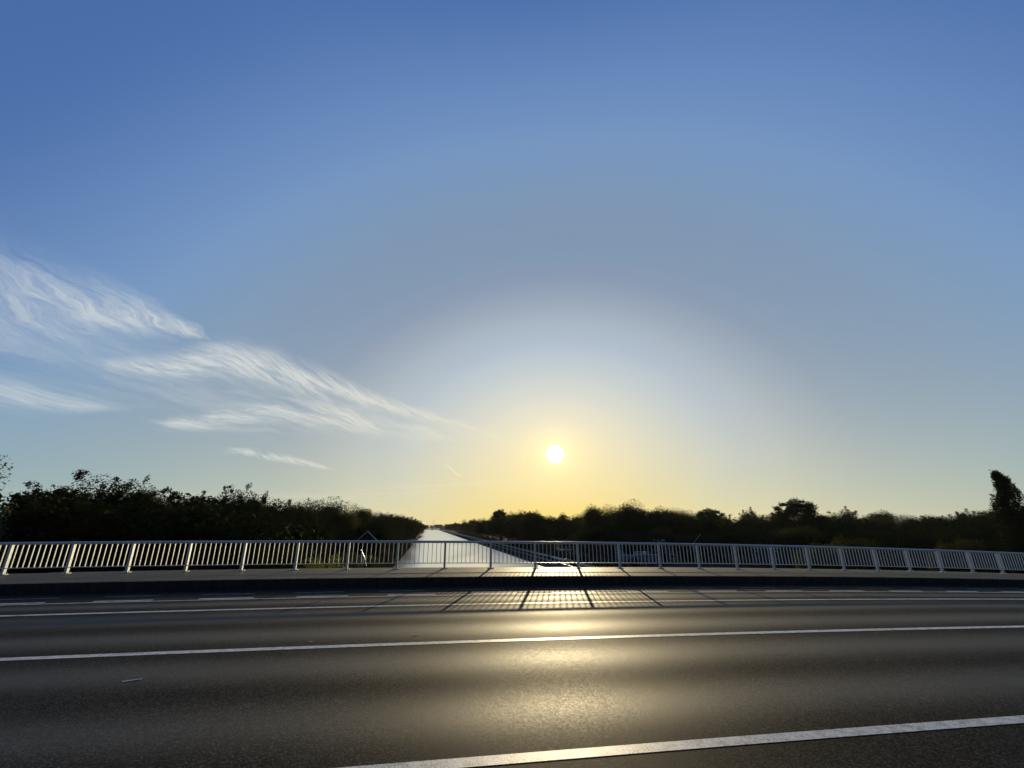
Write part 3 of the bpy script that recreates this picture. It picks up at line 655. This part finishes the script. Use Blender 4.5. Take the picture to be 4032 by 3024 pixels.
# ------------------------------------------------------------------ left bank: gabled shed, sign, box
sh = link('gabled_shed', None, None, (-13.45, 108.5, ZG), (0, 0, R(10))); tag(sh, 'black gabled wooden shed with white verge boards on the left bank', 'shed')
zt, ze, hw, dp = 8.05, 5.35, 2.9, 9.0
MB().prism([(-hw+.35, 0), (hw-.35, 0), (hw-.35, ze+.1), (0, zt-.28), (-hw+.35, ze+.1)], 0, dp).build('wall', M_dark, sh)
for s in (-1, 1):   # two roof slopes
    MB().poly([(0, -.25, zt-.03), (s*hw, -.25, ze-.03), (s*hw, dp+.2, ze-.03), (0, dp+.2, zt-.03), (0, -.25, zt-.17), (s*hw, -.25, ze-.17), (s*hw, dp+.2, ze-.17), (0, dp+.2, zt-.17)],
              [(0, 1, 2, 3), (7, 6, 5, 4), (0, 4, 5, 1), (2, 6, 7, 3), (1, 5, 6, 2)]).build('roof', M_dark, sh)
    w = .24 if s > 0 else .13
    MB().poly([(0, -.30, zt+.03), (s*(hw+.1), -.30, ze-.06), (s*(hw+.1), -.30, ze-.06-w), (0, -.30, zt+.03-w), (0, -.26, zt+.03), (s*(hw+.1), -.26, ze-.06), (s*(hw+.1), -.26, ze-.06-w), (0, -.26, zt+.03-w)],
              [(0, 1, 2, 3), (7, 6, 5, 4), (0, 4, 5, 1), (1, 5, 6, 2), (2, 6, 7, 3)]).build('verge_board', M_white, sh)
MB().box((-.06, -.34, zt-.1), (.06, -.22, zt+.28)).build('finial', M_grey, sh)
MB().box((-1.6, -.03, 1.6), (-.5, .02, 3.0)).build('window', M_glass, sh)
sg = link('bank_sign', None, None, (-8.95, 69.0, ZG-.2)); tag(sg, 'white sign post with slanting white boards and a grey panel on the left bank', 'sign')
MB().tube([(.12, 0, 0), (.12, 0, 5.2)], .05, 8).build('post', M_white, sg)
MB().bar((-.28, -.05, 6.05), (.30, -.05, 5.0), .04, .14).build('slanting_board', M_white, sg)
MB().bar((.30, -.05, 5.02), (.10, -.05, 4.2), .04, .18).build('slanting_board', M_white, sg)
MB().bar((.30, .05, 4.95), (.62, .05, 3.9), .04, .12).build('slanting_board', M_white, sg)
MB().box((-.85, .1, 4.25), (-.08, .14, 5.35)).build('panel', M_grey, sg)
MB().tube([(-.46, .17, 0), (-.46, .17, 5.3)], .035, 8).build('panel_post', M_grey, sg)
tb = link('brick_hut', None, None, (-9.9, 84.5, ZG)); tag(tb, 'tiny tan brick block half hidden between bushes before the gabled shed', 'hut')
MB().box((-.4, 0, 0), (.4, .8, 4.0)).build('wall', M_tan, tb); MB().box((-.45, -.05, 4.0), (.45, .85, 4.08)).build('coping', M_conc, tb)

# ------------------------------------------------------------------ right bank: house, boat, shed, crane, cars
hs = link('grey_house', None, None, (59.9, 110.0, ZG)); tag(hs, 'low house with steep grey roof and sunlit skylight in the yard right of the canal', 'house')
za, ze, hw, dp = 5.6, 2.5, 4.0, 9.0
MB().prism([(-hw, 0), (hw, 0), (hw, ze), (0, za-.15), (-hw, ze)], 0, dp).build('wall', M_wall, hs)
for s in (-1, 1):
    rf = MB().poly([(0, -.3, za), (s*(hw+.4), -.3, ze-.25), (s*(hw+.4), dp+.3, ze-.25), (0, dp+.3, za), (0, -.3, za-.14), (s*(hw+.4), -.3, ze-.39), (s*(hw+.4), dp+.3, ze-.39), (0, dp+.3, za-.14)],
                   [(0, 1, 2, 3), (7, 6, 5, 4), (0, 4, 5, 1), (2, 6, 7, 3), (1, 5, 6, 2)]).build('roof', M_roof, hs)
    sl = (ze-.25-za)/(hw+.4)
    if s < 0:
        for y0 in (1.2, 4.2):
            fx = [(s*1.4, y0), (s*2.4, y0), (s*2.4, y0+1.0), (s*1.4, y0+1.0)]
            MB().poly([(x, y, za+abs(x)*sl+.05) for x, y in fx]+[(x, y, za+abs(x)*sl+.002) for x, y in fx], [(0, 1, 2, 3), (0, 4, 5, 1), (1, 5, 6, 2), (2, 6, 7, 3), (3, 7, 4, 0)]).build('skylight', M_white if y0 < 2 else M_glass, rf)  # first skylight is white: the sun's glint on its glass put into the colour
MB().box((-.6, -.05, .02), (.4, .02, 2.1)).build('door', M_dark, hs)
for x0 in (-2.8, 1.4):
    wdw = MB().box((x0, -.04, .9), (x0+1.2, .02, 2.0)).build('window', M_white, hs); MB().box((x0+.08, -.06, .98), (x0+1.12, -.03, 1.92)).build('pane', M_glass, wdw)
MB().box((.3, 5.0, za-.6), (.9, 5.6, za+.5)).build('chimney', M_brick, hs)
h2 = link('long_barn', None, None, (68.5, 112.0, ZG)); tag(h2, 'long dark barn with low roof standing right of the grey roofed house', 'barn')
MB().prism([(-3.5, 0), (4.5, 0), (4.5, 4.3), (-3.5, 4.9)], 0, 7).build('wall', M_brick, h2)
MB().prism([(-3.9, 4.9), (4.9, 4.25), (4.9, 4.4), (-3.9, 5.05)], -.4, 7.4).build('roof', M_roof, h2)
MB().box((-1.2, -.05, .1), (1.6, .03, 3.1)).build('barn_door', M_dark, h2)
wdw = MB().box((2.2, -.04, 2.0), (3.6, .03, 3.2)).build('window', M_white, h2); MB().box((2.3, -.07, 2.1), (3.5, -.03, 3.1)).build('pane', M_glass, wdw)
# boat on the bank
bo = link('laid_up_boat', None, None, (47.5, 101.0, ZG)); tag(bo, 'blue-grey boat with high pointed bow laid up on stands beside the grey house', 'boat')
hull = MB(); secs = []
for t in np.linspace(0, 1, 14):
    x = -4.6+9.4*t; beam = 1.35*min(1, (t*3.0)**.75) if t < .34 else 1.35*(1-.12*(t-.34)); beam = max(beam, .05)
    sheer = 2.55+2.3*max(0, 1-t*3.6)**1.6; keel = .85+.9*max(0, 1-t*5)**1.5
    secs.append([(x, -beam, sheer), (x, -beam*.85, keel+.55), (x, -beam*.3, keel), (x, beam*.3, keel), (x, beam*.85, keel+.55), (x, beam, sheer)])
for s_ in secs: hull.v += s_
for i in range(13):
    for j in range(5): a = i*6+j; hull.f.append((a, a+1, a+7, a+6))
    hull.f.append((i*6+5, i*6, i*6+6, i*6+11))
hull.f += [tuple(range(6))[::-1], tuple(13*6+j for j in range(6))]
hull.build('hull', M_blue, bo)
MB().box((.2, -.8, 2.45), (3.2, .8, 3.3)).build('cabin', M_grey, bo)
MB().box((-4.3, -1.44, 2.62), (4.6, -1.40, 2.70)).build('rubbing_strake', M_white, bo)
for x0 in (-2.4, -.4, 1.8, 3.8):
    for sy in (-1, 1): MB().bar((x0, sy*1.5, 0), (x0, sy*1.15, 1.9), .12).build('stand', M_grey, bo)
lb = link('lifebuoy_post', None, None, (47.6, 96.5, ZG)); tag(lb, 'small white buoy on a post at the stern of the blue-grey boat', 'post')
MB().tube([(0, 0, 0), (0, 0, 3.0)], .06, 8).build('post', M_grey, lb)
b_ = MB(); b_.tube([(.0, 0, 2.85), (0, 0, 3.0), (0, 0, 3.25), (0, 0, 3.5), (0, 0, 3.62)], [.1, .32, .42, .3, .08], 10); b_.build('buoy', M_white, lb, True)
# dark navy shed
nv = link('navy_shed', None, None, (72.7, 94.0, ZG), (0, 0, R(-36))); tag(nv, 'dark navy metal shed with pale bracket lamps seen through the railing', 'shed')
MB().box((0, 0, 0), (5.6, 4.0, 4.3)).build('wall', M_navy, nv)
MB().box((-.12, -.14, 4.3), (5.72, 4.1, 4.42)).build('roof', M_grey, nv)
for x0 in (.35, 2.9): MB().box((x0, -.05, .05), (x0+2.3, .0, 3.9)).build('door', M_navy, nv)
for x0 in (.95, 4.45):
    for z0 in (1.9, 3.45):
        MB().box((x0-.22, -.26, z0), (x0+.22, -.02, z0+.09)).build('bracket_lamp', M_white, nv)
MB().tube([(.0, -.2, 4.15), (5.4, -.2, 4.15)], .05, 6).build('door_track', M_galv, nv)
# small crane
cr = link('yard_crane', None, None, (66.0, 106.0, ZG)); tag(cr, 'thin grey yard crane with slanting jib raised above the railing', 'crane')
MB().tube([(0, 0, 0), (0, 0, 4.6)], .09, 8).build('mast', M_grey, cr)
MB().tube([(-1.6, 0, 3.6), (2.0, 0, 7.0)], [.1, .07], 8).build('jib', M_grey, cr)
MB().bar((-2.6, 0, 3.1), (.6, 0, 2.75), .12).build('arm', M_grey, cr)
MB().bar((-.9, 0, 3.9), (.3, 0, 2.6), .1).build('strut', M_grey, cr); MB().bar((.9, 0, 3.6), (.1, 0, 2.6), .1).build('strut', M_grey, cr)
MB().box((-.9, -.5, 3.5), (.2, .5, 4.0)).build('counterweight', M_grey, cr); MB().box((-.7, -.7, 0), (.7, .7, .3)).build('base', M_conc, cr)
cb = link('grey_cabinet', None, None, (72.9, 111.5, ZG)); tag(cb, 'pale grey-green cabinet on legs right of the yard crane', 'cabinet')
MB().box((-.9, 0, 1.9), (.9, .8, 3.3)).build('box', M_wall, cb)
for x0 in (-.8, .7): MB().box((x0, .1, 0), (x0+.1, .7, 1.9)).build('leg', M_grey, cb)
# cars
def car(name, x, y, rz, label):
    c = link(name, None, None, (x, y, ZG+.02), (0, 0, rz)); tag(c, label, 'car')
    MB().prism([(-2.15, .3), (2.1, .3), (2.15, .65), (2.0, .86), (1.15, .95), (-1.9, .98), (-2.15, .8)], -.85, .85).build('body', M_white, c)
    MB().prism([(-1.75, .97), (1.1, .95), (.35, 1.42), (-1.3, 1.45)], -.74, .74).build('cabin', M_glass, c)
    MB().box((-1.32, -.70, 1.44), (.36, .70, 1.49)).build('roof', M_white, c)
    for sx in (-1.35, 1.35):
        for sy in (-.86, .86): MB().tube([(sx, sy-.1, .32), (sx, sy+.1, .32)], .32, 12).build('wheel', M_tyre, c)
car('parked_car', 52.0, 166.5, R(-8), 'white car parked beyond the towpath, its roof glinting in the sun')
car('parked_car', 60.5, 158.0, R(78), 'white car seen end on, parked right of the other white car')
# pale blocks that stand in for bright glints by the towpath
for (x, y, lab) in ((36.2, 118.0, 'pale block standing in for a glint at the near end of the towpath'), (36.3, 137.0, 'pale block standing in for a glint halfway along the towpath')):
    o = MB().box((-.45, -.6, 0), (.45, .6, .7)).build('glint_block', M_path, None); o.location = (x, y, ZG); tag(o, lab, 'block')
# fence rails in the yard
yf = link('yard_fence', None, None, (54.5, 140, ZG)); tag(yf, 'low two rail fence crossing the dark yard behind the boat', 'fence')
for z0 in (1.0, 1.7): MB().bar((0, 0, z0), (22, -6, z0), .09).build('rail', M_grey, yf)
for k in range(9): MB().box((k*2.75-.06, -k*.75-.06, 0), (k*2.75+.06, -k*.75+.06, 1.9)).build('post', M_grey, yf)

# ------------------------------------------------------------------ far end: bridge and mast
fb = link('far_bridge', None, None, (0, 1320, 0)); tag(fb, 'hazy grey two span bridge crossing the far end of the canal', 'bridge')
dk = MB()
prof = []
for x in np.linspace(-45, 70, 24): prof.append((x, -1.1+1.0*(1-((x-12)/60)**2)))
low = [(x, z-1.5-1.2*abs(math.cos((x-11)/19.5*math.pi/2))**.6*0-(.9 if abs(x-11) < 4 else 0)) for x, z in prof[::-1]]
dk.prism(prof+low, -5, 5); dk.build('deck', M_far, fb)
MB().box((9.6, -5, ZW-1), (12.4, 5, -2.2)).build('pier', M_far, fb)
for x0, x1 in ((-46, -11), (33, 71)): MB().box((x0, -5.2, ZW-.5), (x1, 5.2, -2.2)).build('abutment', M_far, fb)
MB().bar((-45, -5, .9), (70, -5, .9), .25).build('parapet_rail', M_far, fb)
ms = link('radio_mast', None, None, (23.5, 2200, ZG)); tag(ms, 'thin radio mast on the horizon above the far bridge', 'mast')
MB().tube([(0, 0, 0), (0, 0, 20), (0, 0, 38)], [.9, .7, .35], 6).build('shaft', M_far, ms)

# ------------------------------------------------------------------ haze
hm = bpy.data.materials.new('haze'); hm.use_nodes = True; ht = NT(hm.node_tree)
ht.n.remove(ht.n['Principled BSDF']); pv = ht.new('ShaderNodeVolumePrincipled')
pv.inputs['Color'].default_value = (.93, .92, .90, 1); pv.inputs['Density'].default_value = HAZE; pv.inputs['Anisotropy'].default_value = .2
ht.l.new(pv.outputs[0], ht.n['Material Output'].inputs['Volume'])
hz = MB().box((-FAR-30, -640, ZW-2.2), (FAR+30, FAR+30, 33)).build('haze', hm); tag(hz, kind='stuff')

# ------------------------------------------------------------------ litter and specks on the road
def litter(x, y, L, w, a, m, label, cat='litter'):
    o = MB().poly([(-L/2, -w/2, 0), (L/2, -w/2, 0), (L/2, w/2, 0), (-L/2, w/2, 0), (-L/2, -w/2, .006), (L/2, -w/2, .009), (L/2, w/2, .006), (-L/2, w/2, .008)],
                  [(3, 2, 1, 0), (4, 5, 6, 7), (0, 1, 5, 4), (1, 2, 6, 5), (2, 3, 7, 6), (3, 0, 4, 7)]).build('litter', m, None)
    o.location = (x, y, zroad(x, y)+.001); o.rotation_euler = (0, 0, a); tag(o, label, cat)
litter(-3.72, 7.42, .20, .022, .35, M_white, 'pale straw like sliver lying on the left of the near lane')
litter(-1.95, 9.3, .07, .05, .2, M_tan, 'tiny pale scrap on the asphalt just left of the sun glare, beyond the middle line')
litter(-.15, 9.55, .09, .05, .1, M_tan, 'tiny pale scrap on the asphalt beyond the middle line, nearest the sun glare')
litter(-6.1, 8.15, .08, .03, .4, M_white, 'tiny white scrap at the left, just this side of the middle line')
